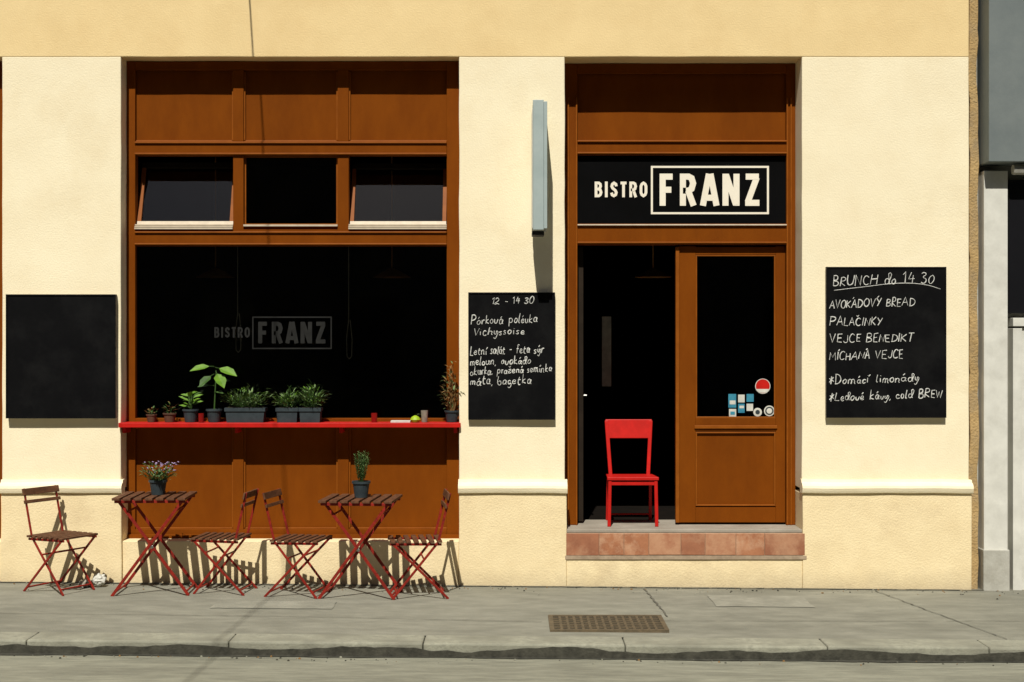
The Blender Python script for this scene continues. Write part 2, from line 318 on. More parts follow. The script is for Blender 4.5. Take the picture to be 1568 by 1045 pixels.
def shopfront(dx,nm,extra):
    F=.16
    X=lambda p:fx(p,F)+dx
    Z=lambda p:fz(p,F)
    xl,xr=WX0+dx+.001,WX1+dx-.001
    m=MB()
    j0,j1=X(207),X(684)
    m.box(xl,j0,F,F+.09,zs,ZT-.002,'brown'); m.box(j1,xr,F,F+.09,zs,ZT-.002,'brown')
    m.box(j0,j1,F-.01,F+.09,Z(238),Z(217),'brown')
    m.box(j0,j1,F-.01,F+.09,Z(377),Z(352),'brown')
    m.box(j0,j1,F-.004,F+.09,1.235,1.275,'brown')
    m.box(j0,j1,F-.006,F+.09,zs,Z(811),'brown')
    m.box(j0,j1,F-.002,F+.09,ZT-.07,ZT-.002,'brown')
    for p in (219,236,356,374): m.box(j0,j1,F-.024,F-.01,Z(p)-.007,Z(p)+.005,'brownd')
    m.box(xl,xr,F-.03,F-.006,zs-.0,zs+.03,'brown')
    ms=[(X(357),X(373)),(X(517),X(534))]
    for a,b in ms:
        m.box(a,b,F-.003,F+.09,Z(217),ZT-.07,'brown'); m.box(a,b,F-.003,F+.09,Z(352),Z(238),'brown'); m.box(a,b,F-.003,F+.09,Z(811),1.235,'brown')
        for z0,z1 in ((Z(215),ZT-.08),(Z(809),1.23)): m.box(a-.012,a-.0,F+.012,F+.03,z0,z1,'brownd'); m.box(b,b+.012,F+.012,F+.03,z0,z1,'brownd')
    cells=[(j0,ms[0][0]),(ms[0][1],ms[1][0]),(ms[1][1],j1)]
    for a,b in cells:
        m.box(a,b,F+.03,F+.06,Z(217),ZT-.07,'brown'); m.box(a,b,F+.03,F+.06,Z(811),1.235,'brown')
        m.box(a,b,F+.016,F+.03,Z(217),Z(217)+.012,'brownd'); m.box(a,b,F+.016,F+.03,Z(811),Z(811)+.012,'brownd')
    m.obj(nm+'_frame',B,bevel=.003)
    m=MB(); a,b=cells[1]; bead(m,a,b,Z(345),Z(238),F+.04); m.box(a,b,F-.012,F+.05,Z(345)-.01,Z(345)+.004,'alu')
    m.box(a,b,F+.01,F+.08,Z(352),Z(345)-.011,'brown')
    m.obj(nm+'_centre_light',B)
    m=MB(); m.box(a,b,F+.05,F+.056,Z(345),Z(238),'glass'); m.obj(nm+'_centre_glass',B)
    for q,(a,b) in enumerate((cells[0],cells[2])):
        m=MB(); h=Z(238)-Z(345)-.01; w_=b-a
        m.box(a,b,F-.028,F+.05,Z(352)+.002,Z(352)+.014,'alu'); m.box(a,b,F-.02,F+.05,Z(352)+.018,Z(352)+.028,'alu'); m.box(a,b,F-.008,F+.05,Z(352)+.032,Z(352)+.042,'alu')
        m.obj(nm+'_hopper_sill',B)
        m=MB(); t=.045
        m.box(0,w_-.012,0,.035,0,.028,'alu'); m.box(0,w_-.012,0,.035,h-t,h,'interior'); m.box(0,t*.65,0,.034,.028,h-t,'brownd'); m.box(w_-.012-t*.65,w_-.012,0,.034,.028,h-t,'brownd')
        m.box(t*.65,w_-.012-t*.65,.015,.02,.028,h-t,'glass')
        o=m.obj(nm+'_hopper_sash',B,loc=(a+.006,F+.03,Z(352)+.043)); o.rotation_euler=(math.radians(-19-2*q),0,0)
    m=MB(); m.box(j0,j1,F+.05,F+.058,1.275,Z(377),'glass'); m.obj(nm+'_big_glass',B)
shopfront(0,'window',True)
shopfront(LX1-WX1,'far_window',False)
# shelf
m=MB(); m.box(fx(183),fx(705)+.002,-.032,.148,1.214,1.25,'red')
for p in (190,362,522,697): 
    x=fx(p); m.box(x-.012,x+.012,-.0,.148,1.17,1.213,'red')
m.obj('window_shelf',None,bevel=.003)
# door front
F=.25
X=lambda p:fx(p,F)
Z=lambda p:fz(p,F)
m=MB(); fl=.435
j0,j1=X(884),X(1204)
m.box(DX0+.001,j0,F,F+.1,fl,ZT-.002,'brown'); m.box(j1,DX1-.001,F,F+.1,fl,ZT-.002,'brown')
m.box(j0,j1,F-.008,F+.1,Z(238),Z(215),'brown'); m.box(j0,j1,F-.008,F+.1,Z(375),Z(343),'brown')
m.box(j0,j1,F-.002,F+.1,ZT-.08,ZT-.002,'brown')
m.box(j0,j1,F+.03,F+.06,Z(215),ZT-.08,'brown')
for p in (217,235,372): m.box(j0,j1,F-.024,F-.008,Z(p)-.006,Z(p)+.006,'brownd')
m.box(j0,j1,F-.026,F-.008,Z(345)-.006,Z(345)+.005,'alu')
for x in (DX0+.03,j0-.012,j1,DX1-.042): m.box(x,x+.012,F-.012,F-.0,fl,Z(150),'brownd')
m.obj('door_frame',B,bevel=.003)
sg=empty('bistro_sign')
m=MB(); m.box(j0+.001,j1-.001,F+.02,F+.035,Z(343)+.002,Z(238)-.002,'signblack'); m.obj('sign_panel',sg)
GL={'F':(.50,[[(0,0),(0,.91),(.38,.91)],[(0,.5),(.33,.5)]]),
'R':(.52,[[(0,0),(0,.91),(.22,.91),(.33,.86),(.39,.70),(.33,.53),(.22,.47),(0,.47)],[(.2,.47),(.41,0)]]),
'A':(.56,[[(-.03,0),(.20,1)],[(.49,0),(.26,1)],[(.06,.25),(.40,.25)]]),
'N':(.56,[[(0,0),(0,1)],[(.42,0),(.42,1)],[(.02,.97),(.40,.03)]]),
'Z':(.52,[[(-.06,.91),(.44,.91)],[(-.08,.09),(.46,.09)],[(.36,.88),(.02,.12)]]),
'B':(.52,[[(0,0),(0,1)],[(0,.91),(.22,.91),(.33,.84),(.36,.71),(.3,.58),(.2,.52),(0,.52)],[(.2,.52),(.34,.46),(.40,.31),(.34,.16),(.22,.09),(0,.09)]]),
'I':(.12,[[(0,0),(0,1)]]),
'S':(.50,[[(.38,.70),(.35,.83),(.20,.91),(.07,.84),(.02,.7),(.09,.58),(.30,.44),(.38,.3),(.33,.16),(.19,.09),(.05,.15),(0,.29)]]),
'T':(.44,[[(-.08,.91),(.40,.91)],[(.16,.91),(.16,0)]]),
'O':(.50,[[(0,.3),(0,.7),(.07,.84),(.2,.91),(.33,.84),(.4,.7),(.4,.3),(.33,.16),(.2,.09),(.07,.16),(0,.3)]])}
def ribbon(m,pts,w,y,k,sx,sz,x0,z0):
    closed=pts[0]==pts[-1] and len(pts)>2
    P=[Vector((x0+a*sx,z0+b*sz)) for a,b in pts]; n=len(P); Ls=[];Rs=[]
    for i in range(n):
        if closed: dp=(P[i]-P[i-1]) if i>0 else (P[0]-P[-2]); dn=(P[i+1]-P[i]) if i<n-1 else (P[1]-P[0])
        else: dp=(P[i]-P[i-1]) if i>0 else (P[1]-P[0]); dn=(P[i+1]-P[i]) if i<n-1 else dp
        dp=dp.normalized();dn=dn.normalized(); a=Vector((-dp.y,dp.x)); b=Vector((-dn.y,dn.x)); mm=(a+b).normalized(); s=w/2/max(.5,mm.dot(a))
        Ls.append(P[i]+mm*s); Rs.append(P[i]-mm*s)
    for i in range(n-1):
        q=[Rs[i],Rs[i+1],Ls[i+1],Ls[i]]; m.poly([(p.x,y,p.y) for p in q],k)
def word(m,t,x0,x1,z0,z1,y,k,gap=.17,wf=.19):
    h=z1-z0; tot=sum(GL[c][0]+.08 for c in t)+gap*(len(t)-1)
    sx=(x1-x0)/tot; x=x0; q=0
    for c in t:
        for st in GL[c][1]:
            ribbon(m,st,wf*h,y-.0005*q,k,sx,h,x+.1*sx,z0); q+=1
            q%=4
        x+=(GL[c][0]+.08+gap)*sx
def logo(name,y,k,parent,X,Z,wf=.175):
    m=MB()
    word(m,'BISTRO',X(911),X(991),Z(302),Z(278),y,k,gap=.22,wf=wf); word(m,'FRANZ',X(1011),X(1165),Z(315),Z(266),y,k,gap=.19,wf=wf*1.08)
    t=abs(X(1001)-X(998)); a,b,c,d=X(997),X(1178),Z(328),Z(254)
    m.box(a,b,y-.002,y-.0002,c,c+t,k); m.box(a,b,y-.002,y-.0002,d-t,d,k); m.box(a,a+t,y-.002,y-.0002,c+t,d-t,k); m.box(b-t,b,y-.002,y-.0002,c+t,d-t,k)
    m.obj(name,parent)
logo('sign_lettering',F+.018,'logo',sg,X,Z)
q=122.0/181
logo('window_lettering',.16+.047,'logodim',B,lambda p:fx(386+(p-997)*q*1.0,.2),lambda p:fz(485+(p-254)*q,.2))
# fixed/closed door leaf
m=MB(); y=F+.03; a,b=X(1041),j1-.002
zb=.45
m.box(a,X(1066),y,y+.05,zb,Z(377)+.0,'brown'); m.box(X(1189),b,y,y+.05,zb,Z(377),'brown')
m.box(X(1066),X(1189),y+.001,y+.05,Z(390),Z(378),'brown'); m.box(X(1066),X(1189),y+.001,y+.05,Z(661),Z(641),'brown'); m.box(X(1066),X(1189),y+.001,y+.05,zb,Z(778),'brown')
m.box(X(1066),X(1189),y+.02,y+.045,Z(778),Z(661),'brown')
bead(m,X(1066),X(1189),Z(776),Z(662),y+.02,w=.012,d=.018); bead(m,X(1066),X(1189),Z(641),Z(390),y+.02,w=.012,d=.016)
m.box(X(1064),X(1191),y-.012,y,Z(657),Z(652),'brownd')
m.box(a-.03,a-.001,y-.012,y+.04,zb,Z(378),'brownd')
m.obj('door_leaf',B,bevel=.003)
m=MB(); m.box(X(1066),X(1189),y+.03,y+.036,Z(641),Z(390),'glass'); m.obj('door_glass',B)
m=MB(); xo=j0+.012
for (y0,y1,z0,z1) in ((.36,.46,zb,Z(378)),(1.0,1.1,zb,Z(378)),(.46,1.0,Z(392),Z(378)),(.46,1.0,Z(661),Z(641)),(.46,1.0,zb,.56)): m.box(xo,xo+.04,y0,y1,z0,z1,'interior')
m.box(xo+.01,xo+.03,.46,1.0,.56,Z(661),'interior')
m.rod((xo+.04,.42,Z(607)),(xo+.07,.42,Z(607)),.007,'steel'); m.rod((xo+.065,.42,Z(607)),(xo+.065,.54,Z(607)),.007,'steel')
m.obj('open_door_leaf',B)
box('doorway_pale_strip',fx(922,1.4),fx(936,1.4),1.4,1.45,fz(592,1.4),fz(485,1.4),'paper',B)  # pale upright strip set back in the doorway
# stickers
m=MB()
def disc(m,px,pz,r,k,yy,n=24):
    cx,cz=fx(px,F),fz(pz,F); m.poly([(cx+r*math.cos(2*math.pi*i/n),yy,cz+r*math.sin(2*math.pi*i/n)) for i in range(n)],k)
yy=y+.028
disc(m,1170,592,.060,'paper',yy); disc(m,1170,592,.055,'red',yy-.0006)
cx,cz=fx(1170,F),fz(594,F); m.poly([(cx+.050*math.cos(t),yy-.0012,cz-.012+.030*math.sin(t)) for t in [math.pi+i*math.pi/12 for i in range(13)]],'paper')
for a_,b_,c_,d_,k in ((1117,1129,604,625,'blue'),(1132,1142,605,617,'paper'),(1145,1156,604,616,'blue'),(1118,1129,627,640,'paper'),(1132,1142,619,633,'blue'),(1145,1155,619,630,'paper')):
    m.box(X(a_),X(b_),yy-.001,yy,Z(d_),Z(c_),k)
m.box(X(1119),X(1128),yy-.0018,yy-.0011,Z(620),Z(614),'paper'); m.box(X(1134),X(1141),yy-.0018,yy-.0011,Z(626),Z(622),'paper'); m.box(X(1120),X(1127),yy-.0018,yy-.0011,Z(636),Z(631),'blue')
disc(m,1162,632,.034,'paper',yy-.0015); disc(m,1162,632,.018,'pot',yy-.0022); disc(m,1180,630,.042,'paper',yy-.001); disc(m,1180,630,.033,'pot',yy-.0018); disc(m,1180,630,.022,'paper',yy-.0024)
m.obj('door_stickers',B)
# threshold and tiled step
m=MB(); m.box(DX0+.004,DX1+.0,-.012,TK+.15,.408,.433,'stone'); m.obj('threshold',B,bevel=.005)
m=MB(); m.box(DX0+.004,DX1+.02,-.018,.3,zd,.407,'grout'); 
xs=[DX0+.008,fx(917),fx(955),fx(993),fx(1042),fx(1079),fx(1126),fx(1170),DX1+.018]
kk=['tile3','tile','tile','tile2','tile3','tile2','tile','tile3']
for i,(a,b) in enumerate(zip(xs,xs[1:])): m.box(a+.0015,b-.0015,-.029,-.016,zd+.03+random.uniform(-.003,.003),.405,kk[i])
m.box(DX0+.0,DX1+.03,-.031,-.0181,zd-.004,zd+.026,'grout')
m.obj('step_tiles',B,bevel=.002)
# interior things seen dimly
m=MB()
for px in (330,600,1000):
    x=fx(px,1.6); z=fz(425,1.6); m.rod((x,1.6,z+.05),(x,1.6,ZT),.006,'lamp'); m.lathe([(.02,.08),(.06,.06),(.17,0),(.165,0),(.05,.05)],(x,1.6,z),'lamp')
m.obj('pendant_lamps',B)
m=MB()
for px,pb in ((365,540),(535,550)):
    x=fx(px,.28); 
    m.rod((x-.006,.28,fz(377,.28)),(x-.006,.28,fz(pb-60,.28)),.004,'cord',5); 
    top=fz(pb-60,.28); bot=fz(pb,.28)
    pl=[(x-.006,top),(x-.022,(top+bot)/2),(x-.018,bot+.02),(x,bot),(x+.018,bot+.02),(x+.022,(top+bot)/2),(x+.006,top)]
    for p,q_ in zip(pl,pl[1:]): m.rod((p[0],.28,p[1]),(q_[0],.28,q_[1]),.004,'cord',5)
m.obj('blind_cords',B)
# ------------------------------------------------------------ blade sign
m=MB(); x0,x1=fx(815,-.42)+0.0,fx(838,-.42)
z0,z1=fz(352,-.42),fz(153,-.42)
m.box(x0+.006,x1-.026,-.42,-.06,z0,z1,'bladesign'); m.box(x1-.025,x1,-.41,-.07,z0+.01,z1-.01,'bladesign')
m.box(x0,x0+.005,-.41,-.07,z0+.012,z1-.06,'white')
for zz in (z0+.15,z1-.15): m.box(x0+.03,x1-.04,-.061,0.0,zz-.02,zz+.02,'cable')
m.box(x0+.0,x1-.02,-.3,-.1,z0-.03,z0-.001,'cable')
m.obj('blade_sign',bevel=.004)
# ------------------------------------------------------------ chalkboards
G={'A':(.6,[[(0,0),(.3,1),(.6,0)],[(.1,.35),(.52,.38)]]),
'B':(.55,[[(.02,0),(.03,1)],[(0,1),(.35,.98),(.45,.78),(.3,.56),(.05,.52),(.4,.46),(.52,.22),(.35,.02),(0,0)]]),
'C':(.55,[[(.5,.85),(.3,1),(.08,.75),(.02,.4),(.15,.05),(.35,0),(.52,.12)]]),
'D':(.55,[[(.05,0),(.05,1)],[(0,1),(.3,.95),(.52,.65),(.5,.3),(.3,.05),(0,0)]]),
'E':(.5,[[(.45,1),(.02,.97),(.02,.02),(.47,0)],[(.02,.5),(.38,.52)]]),
'H':(.55,[[(0,0),(.02,1)],[(.52,0),(.5,1)],[(.02,.5),(.5,.52)]]),
'I':(.12,[[(.05,0),(.06,1)]]),
'J':(.45,[[(.42,1),(.42,.4),(.4,.12),(.22,0),(.06,.08),(.0,.25)]]),
'K':(.52,[[(0,0),(.02,1)],[(.48,1),(.04,.48),(.5,0)]]),
'L':(.45,[[(.03,1),(.0,.02),(.45,.0)]]),
'M':(.7,[[(0,0),(.08,1),(.33,.35),(.6,1),(.68,0)]]),
'N':(.55,[[(0,0),(.03,1),(.48,.03),(.54,1)]]),
'O':(.6,[[(.3,1),(.08,.8),(.0,.45),(.12,.08),(.34,0),(.54,.2),(.58,.6),(.45,.92),(.28,1)]]),
'P':(.5,[[(.02,0),(.04,1)],[(0,.97),(.3,1),(.48,.82),(.42,.6),(.25,.48),(.03,.46)]]),
'R':(.55,[[(.02,0),(.04,1)],[(0,.97),(.3,1),(.46,.8),(.35,.58),(.05,.5),(.5,0)]]),
'S':(.5,[[(.45,.9),(.25,1),(.06,.82),(.15,.6),(.4,.42),(.46,.2),(.25,0),(0,.1)]]),
'T':(.55,[[(0,.98),(.55,1)],[(.28,1),(.26,0)]]),
'U':(.55,[[(0,1),(.02,.35),(.12,.05),(.3,0),(.46,.1),(.52,.4),(.54,1)]]),
'V':(.55,[[(0,1),(.26,0),(.55,1)]]),
'W':(.8,[[(0,1),(.2,0),(.4,.8),(.58,0),(.8,1)]]),
'Y':(.55,[[(0,1),(.28,.5)],[(.55,1),(.15,0)]]),
'a':(.42,[[(.36,.42),(.18,.5),(.02,.25),(.12,.02),(.3,.12),(.37,.45),(.35,.1),(.44,.0)]]),
'b':(.42,[[(.03,1),(.02,.05),(.25,0),(.38,.25),(.25,.48),(.05,.35)]]),
'c':(.36,[[(.32,.42),(.16,.5),(.02,.25),(.12,.02),(.36,.08)]]),
'd':(.44,[[(.34,.4),(.15,.48),(.02,.22),(.14,0),(.32,.12),(.42,1),(.38,.1),(.46,0)]]),
'e':(.38,[[(.03,.22),(.3,.3),(.24,.5),(.06,.4),(.04,.1),(.2,0),(.38,.1)]]),
'f':(.34,[[(.36,.92),(.22,1),(.14,.7),(.12,0)],[(0,.5),(.3,.52)]]),
'g':(.42,[[(.34,.42),(.14,.48),(.03,.22),(.16,.03),(.33,.15),(.34,-.3),(.16,-.42),(.02,-.3)]]),
'h':(.44,[[(.05,1),(.02,0)],[(.03,.3),(.2,.5),(.36,.4),(.36,.1),(.44,0)]]),
'i':(.14,[[(.05,.48),(.06,0)],[(.06,.7),(.08,.74)]]),
'k':(.4,[[(.04,1),(.02,0)],[(.32,.5),(.05,.22),(.38,0)]]),
'l':(.18,[[(.08,1),(.04,.3),(.08,0),(.16,.04)]]),
'm':(.62,[[(.02,.48),(.03,0)],[(.03,.3),(.16,.5),(.28,.35),(.28,0)],[(.28,.3),(.42,.5),(.54,.35),(.55,.05),(.62,0)]]),
'n':(.42,[[(.02,.48),(.03,0)],[(.03,.3),(.2,.5),(.34,.35),(.34,.05),(.42,0)]]),
'o':(.4,[[(.2,.5),(.02,.28),(.14,0),(.34,.12),(.34,.4),(.18,.5)]]),
'p':(.42,[[(.03,.5),(.0,-.4)],[(.02,.35),(.2,.5),(.37,.3),(.25,.02),(.03,.08)]]),
'r':(.32,[[(.03,.48),(.03,0)],[(.03,.28),(.16,.47),(.3,.46)]]),
's':(.34,[[(.3,.44),(.14,.5),(.06,.36),(.24,.2),(.22,.03),(0,.04)]]),
't':(.32,[[(.14,.85),(.1,.1),(.2,0),(.3,.06)],[(0,.55),(.3,.58)]]),
'u':(.42,[[(.02,.48),(.04,.1),(.18,0),(.33,.15),(.36,.48),(.36,.06),(.44,0)]]),
'v':(.38,[[(0,.48),(.16,0),(.38,.5)]]),
'y':(.4,[[(.02,.48),(.06,.15),(.2,.08),(.34,.45),(.3,-.2),(.14,-.42),(0,-.3)]]),
'z':(.38,[[(.02,.46),(.34,.48),(.03,.02),(.38,.02)]]),
'0':(.5,[[(.25,1),(.05,.75),(.02,.3),(.2,0),(.42,.2),(.46,.7),(.3,.98),(.22,1)]]),
'1':(.25,[[(0,.75),(.18,1),(.18,0)]]),
'2':(.5,[[(.03,.8),(.22,1),(.42,.8),(.3,.45),(0,.02),(.24,.06),(.5,.0)]]),
'3':(.48,[[(.03,.9),(.25,1),(.42,.8),(.18,.54),(.44,.36),(.38,.06),(.15,0),(0,.12)]]),
'4':(.5,[[(.2,1),(.0,.4),(.5,.42)],[(.38,.75),(.36,0)]]),
'-':(.4,[[(.05,.35),(.35,.37)]]),',':(.12,[[(.08,.05),(.02,-.15)]]),' ':(.35,[]),
'*':(.5,[[(.25,.9),(.22,.0)],[(0,.65),(.5,.3)],[(.45,.75),(.05,.15)]])}
ACC={'á':'a','í':'i','ó':'o','ý':'y','é':'e','Á':'A','Í':'I','Ý':'Y','č':'c','ž':'z','Č':'C'}
def handwrite(name,lines,X,Z,y,parent,r=.0036,extra=[]):
    cu=bpy.data.curves.new(name,'CURVE'); cu.dimensions='3D'; cu.bevel_depth=r; cu.bevel_resolution=1; cu.resolution_u=4
    def spline(P,auto=True):
        s=cu.splines.new('BEZIER'); s.bezier_points.add(len(P)-1)
        w0=random.uniform(.75,1.25)
        for bp,(a,b) in zip(s.bezier_points,P):
            bp.co=(a,y,b); t='AUTO' if auto else 'VECTOR'; bp.handle_left_type=t; bp.handle_right_type=t
            bp.radius=w0*random.uniform(.6,1.25)
    for t,p0,p1,base,h,slope in lines:
        x0,x1,z0=X(p0),X(p1),Z(base); H=h/200
        wd=[random.uniform(.85,1.18) for c in t]
        tot=sum((G[ACC.get(c,c)][0]+.16)*k for c,k in zip(t,wd)); sx0=(x1-x0)/tot; x=x0
        for c,k in zip(t,wd):
            sx=sx0*k
            g=G[ACC.get(c,c)]; jy=random.uniform(-.08,.08)*H; js=random.uniform(.85,1.15); sl=random.uniform(.05,.28)
            zz=z0+slope*(x-x0)+jy
            for st in g[1]:
                P=[(x+(a+sl*b*.6)*sx+random.uniform(-.02,.02)*H,zz+b*H*js+random.uniform(-.03,.03)*H) for a,b in st]
                spline(P,len(P)>=6 or c.islower())
            if c!=ACC.get(c,c):
                top=(1.1 if c.isupper() else .68)*H
                if c in 'čžČ': spline([(x+.1*sx,zz+top+.2*H),(x+.22*sx,zz+top),(x+.38*sx,zz+top+.22*H)],False)
                else: spline([(x+.18*sx,zz+top),(x+.34*sx,zz+top+.2*H)],False)
            x+=(g[0]+.16)*sx
    for e in extra: spline([(X(a),Z(b)) for a,b in e])
    cu.materials.append(M['chalk']); o=bpy.data.objects.new(name,cu); S.collection.objects.link(o); o.parent=parent
def board(p0,p1,q0,q1,th=.035):
    e=empty('chalkboard'); yb=-.006
    x0,x1,z0,z1=fx(p0,-th),fx(p1,-th),fz(q1,-th),fz(q0,-th)
    m=MB(); m.box(x0,x1,-th+.004,yb,z0,z1,'boardedge'); m.box(x0+.003,x1-.003,-th,-th+.0035,z0+.003,z1-.003,'black')
    t=.012
    m.box(x0,x1,-th-.005,-th-.0003,z0,z0+t,'black'); m.box(x0,x1,-th-.005,-th-.0003,z1-t,z1,'black'); m.box(x0,x0+t,-th-.0048,-th-.0003,z0+t,z1-t,'black'); m.box(x1-t,x1,-th-.0048,-th-.0003,z0+t,z1-t,'black')
    m.obj('board_panel',e,bevel=.001)
    return e,-th-.001
e,yb=board(9,177,451,641,.05)
e,yb=board(717,850,448,643)
bx=lambda p:fx(p,-.035); bz=lambda p:fz(p,-.035)
handwrite('chalk_writing',[('12 - 14 30',753,819,466,10,.02),('Pórková polévka',721,824,497,13,.03),('Vichyssoise',725,805,514,12,.03),
 ('Letní salát - feta sýr',720,834,544,13,.03),('meloun, avokádo',720,814,560,12,.03),('okurka, pražená semínka',720,846,575,12,.05),('máta, bagetka',720,815,590,13,.02)],bx,bz,yb,e,.0038)
e,yb=board(1265,1449,409,640)
handwrite('chalk_writing',[('BRUNCH do 14 30',1276,1432,438,15,.03),('AVOKÁDOVÝ BREAD',1270,1403,472,12,.03),('PALAČINKY',1270,1352,499,12,.01),('VEJCE BENEDIKT',1270,1400,525,12,.02),
 ('MÍCHANÁ VEJCE',1270,1384,551,12,.02),('*Domácí limonády',1269,1408,588,13,.03),('*Ledové kávy, cold BREW',1269,1444,614,13,.03)],bx,bz,yb,e,.0040,extra=[[(1277,445),(1320,440),(1380,434),(1420,437),(1440,443)]])
# ------------------------------------------------------------ furniture
def chair(px,y,yaw,sc=1,sh=1):
    x=fx(px,y); m=MB(); s=.17; R='redframe'
    for sy in (-s,s):
        m.bar((.20,sy*.92,0.0),(-.145,sy*.92,.41),.018,.009,(0,0,1),R); m.bar((-.145,sy*.92,.41),(-.235,sy*.92,.765),.018,.009,(1,0,0),R)
        m.bar((-.22,sy,0.0),(.19,sy,.40),.018,.009,(0,0,1),R)
        m.bar((-.17,sy*.97,.395),(.215,sy*.97,.402),.018,.009,(0,0,1),R)
    for p in ((.165,.042),(-.04,.285)): m.rod((p[0],-s*.92,p[1]),(p[0],s*.92,p[1]),.007,R)
    for p in ((-.185,.036),(.10,.312)): m.rod((p[0],-s,p[1]),(p[0],s,p[1]),.007,R)
    for i in range(7):
        c=-.155+i*.058
        m.box(c-.018,c+.018,-s-.015,s+.015,.409,.424,'slat')
    for z0,z1 in ((.715,.765),(.655,.68)):
        f=lambda z:-.145-.09*(z-.41)/.355+.008
        m.bar((f((z0+z1)/2),-s-.01,(z0+z1)/2),(f((z0+z1)/2),s+.01,(z0+z1)/2),z1-z0,.014,(-.25,0,1),'slat')
    g=gz(x); o=m.obj('folding_chair',loc=(x,y,g),yaw=math.radians(yaw),bevel=.002); o.scale=(sc,sc,sh); return o
chair(93,-.37,-30,.95,.99); chair(343,-.34,173,.92,.98); chair(458,-.44,-12,.94,.99); chair(639,-.45,188,.97)
def table(px,y,yaw=0,hx=.27):
    x=fx(px,y); m=MB(); R='redframe'; hy=.24; H=.70
    for i in range(7):
        c=-hx+.03+i*(2*hx-.06)/6; m.box(c-.028,c+.028,-hy,hy,H,H+.018,'slat')
    for sy in (-1,1): m.bar((-hx+.01,sy*(hy-.05),H-.012),(hx-.01,sy*(hy-.05),H-.012),.022,.014,(0,0,1),R)
    for sx in (-1,1):
        w_=hy-.05 if sx<0 else hy-.075
        for sy in (-1,1): m.bar((sx*-.225,sy*w_,H-.02),(sx*.275,sy*w_,0),.022,.010,(0,0,1),R)
        m.rod((sx*.255,-w_,.028),(sx*.255,w_,.028),.008,R); m.rod((sx*-.17,-w_,H-.09),(sx*-.17,w_,H-.09),.008,R)
    m.rod((.02,-hy+.04,.36),(.02,-hy+.03,.36),.012,'steel')
    m.obj('folding_table',loc=(x,y,gz(x)),yaw=math.radians(yaw),bevel=.002); return x, gz(x)+H+.018
t1x,t1z=table(238,-.38,2,.265); t2x,t2z=table(553,-.45,-5,.27)
# red metal chair in the doorway
m=MB(); R='red'; cx=fx(966,.35); zf=.434
def P(a,b,c): return (cx+a,b,zf+c)
yf,yr=.16,.52
for s in (-1,1):
    m.bar(P(s*.185,yf,0),P(s*.178,yf,.36),.026,.026,(1,0,0),R)
    m.bar(P(s*.172,yr+.04,0),P(s*.170,yr-.02,.36),.024,.024,(1,0,0),R)
    m.bar(P(s*.150,yr-.02,.36),P(s*.178,yr+.05,.80),.03,.016,(1,0,0),R)
    m.bar(P(s*.178,yf,.345),P(s*.170,yr-.02,.345),.03,.02,(0,0,1),R)
m.hexa([P(-.2,yf-.02,.36),P(.2,yf-.02,.36),P(.185,yr,.36),P(-.185,yr,.36),P(-.2,yf-.02,.385),P(.2,yf-.02,.385),P(.185,yr,.375),P(-.185,yr,.375)],R)
m.bar(P(-.178,yf,.335),P(.178,yf,.335),.03,.016,(0,0,1),R); m.bar(P(-.172,yr,.335),P(.172,yr,.335),.03,.016,(0,0,1),R)
m.hexa([P(-.160,yr+.02,.66),P(.160,yr+.02,.66),P(.160,yr+.036,.66),P(-.160,yr+.036,.66),P(-.188,yr+.045,.81),P(.188,yr+.045,.81),P(.188,yr+.061,.81),P(-.188,yr+.061,.81)],R)
m.bar(P(-.165,yr+.03,.05),P(.165,yr+.03,.05),.014,.014,(0,0,1),R)
m.obj('red_metal_chair',bevel=.004)
# ------------------------------------------------------------ plants
def potted(name,x,y,z,r,h,potk,fn,sq=None):
    m=MB()
    if sq: 
        a,b=sq; m.hexa([(x-a*.93,y-b*.9,z),(x+a*.93,y-b*.9,z),(x+a*.93,y+b*.9,z),(x-a*.93,y+b*.9,z),(x-a,y-b,z+h),(x+a,y-b,z+h),(x+a,y+b,z+h),(x-a,y+b,z+h)],potk)
        m.box(x-a-.006,x+a+.006,y-b-.006,y+b+.006,z+h-.025,z+h+.002,potk); m.box(x-a+.01,x+a-.01,y-b+.01,y+b-.01,z+h,z+h+.006,'soil')
    else:
        m.lathe([(0,0.001),(r*.72,0.001),(r*.95,h*.85),(r*1.06,h*.86),(r*1.06,h),(r*.93,h),(r*.9,h*.9),(0,h*.9)],(x,y,z),potk)
        m.lathe([(r*.9,h*.91),(0,h*.93)],(x,y,z),'soil')
    fn(m,x,y,z+h); return m.obj(name)
def bush(n,rx,ry,rz,ks,L=.04,W=.014,droop=.3,stem='leafd'):
    def f(m,x,y,z):
        ph=random.uniform(0,9)
        for i in range(n):
            a=random.uniform(0,2*math.pi); r=math.sqrt(random.random()); q=random.random()**.6
            px_=x+rx*r*math.cos(a)*(.55+.45*q)
            lump_=1+.6*noise.noise(Vector((px_*14+ph,ph,0)))
            p=Vector((px_,y+ry*r*math.sin(a)*(.55+.45*q),z+rz*q*(1-.45*r*r)*random.uniform(.6,1.15)*lump_))
            d=Vector((math.cos(a)*r,math.sin(a)*r*.8,random.uniform(.1,1.1)))+Vector((random.uniform(-.5,.5),random.uniform(-.5,.5),0))
            m.leaf(p,d,L*random.uniform(.6,1.3),W*random.uniform(.7,1.3),random.choice(ks),droop)
            if i%5==0: m.rod((x+(p.x-x)*.3,y+(p.y-y)*.3,z-.01),p,.0018,stem,4)
    return f
sz=1.251
yp=.06
for p in (377,441,476):
    a=.155 if p==377 else .085
    potted('herb_planter',fx(p,yp),yp,sz,0,.11,'pot',bush(400 if p==377 else 280,a*1.25,.085,.15,['leafd','leafg','leafg','leafb'],.05,.012),sq=(a-.005,.06))
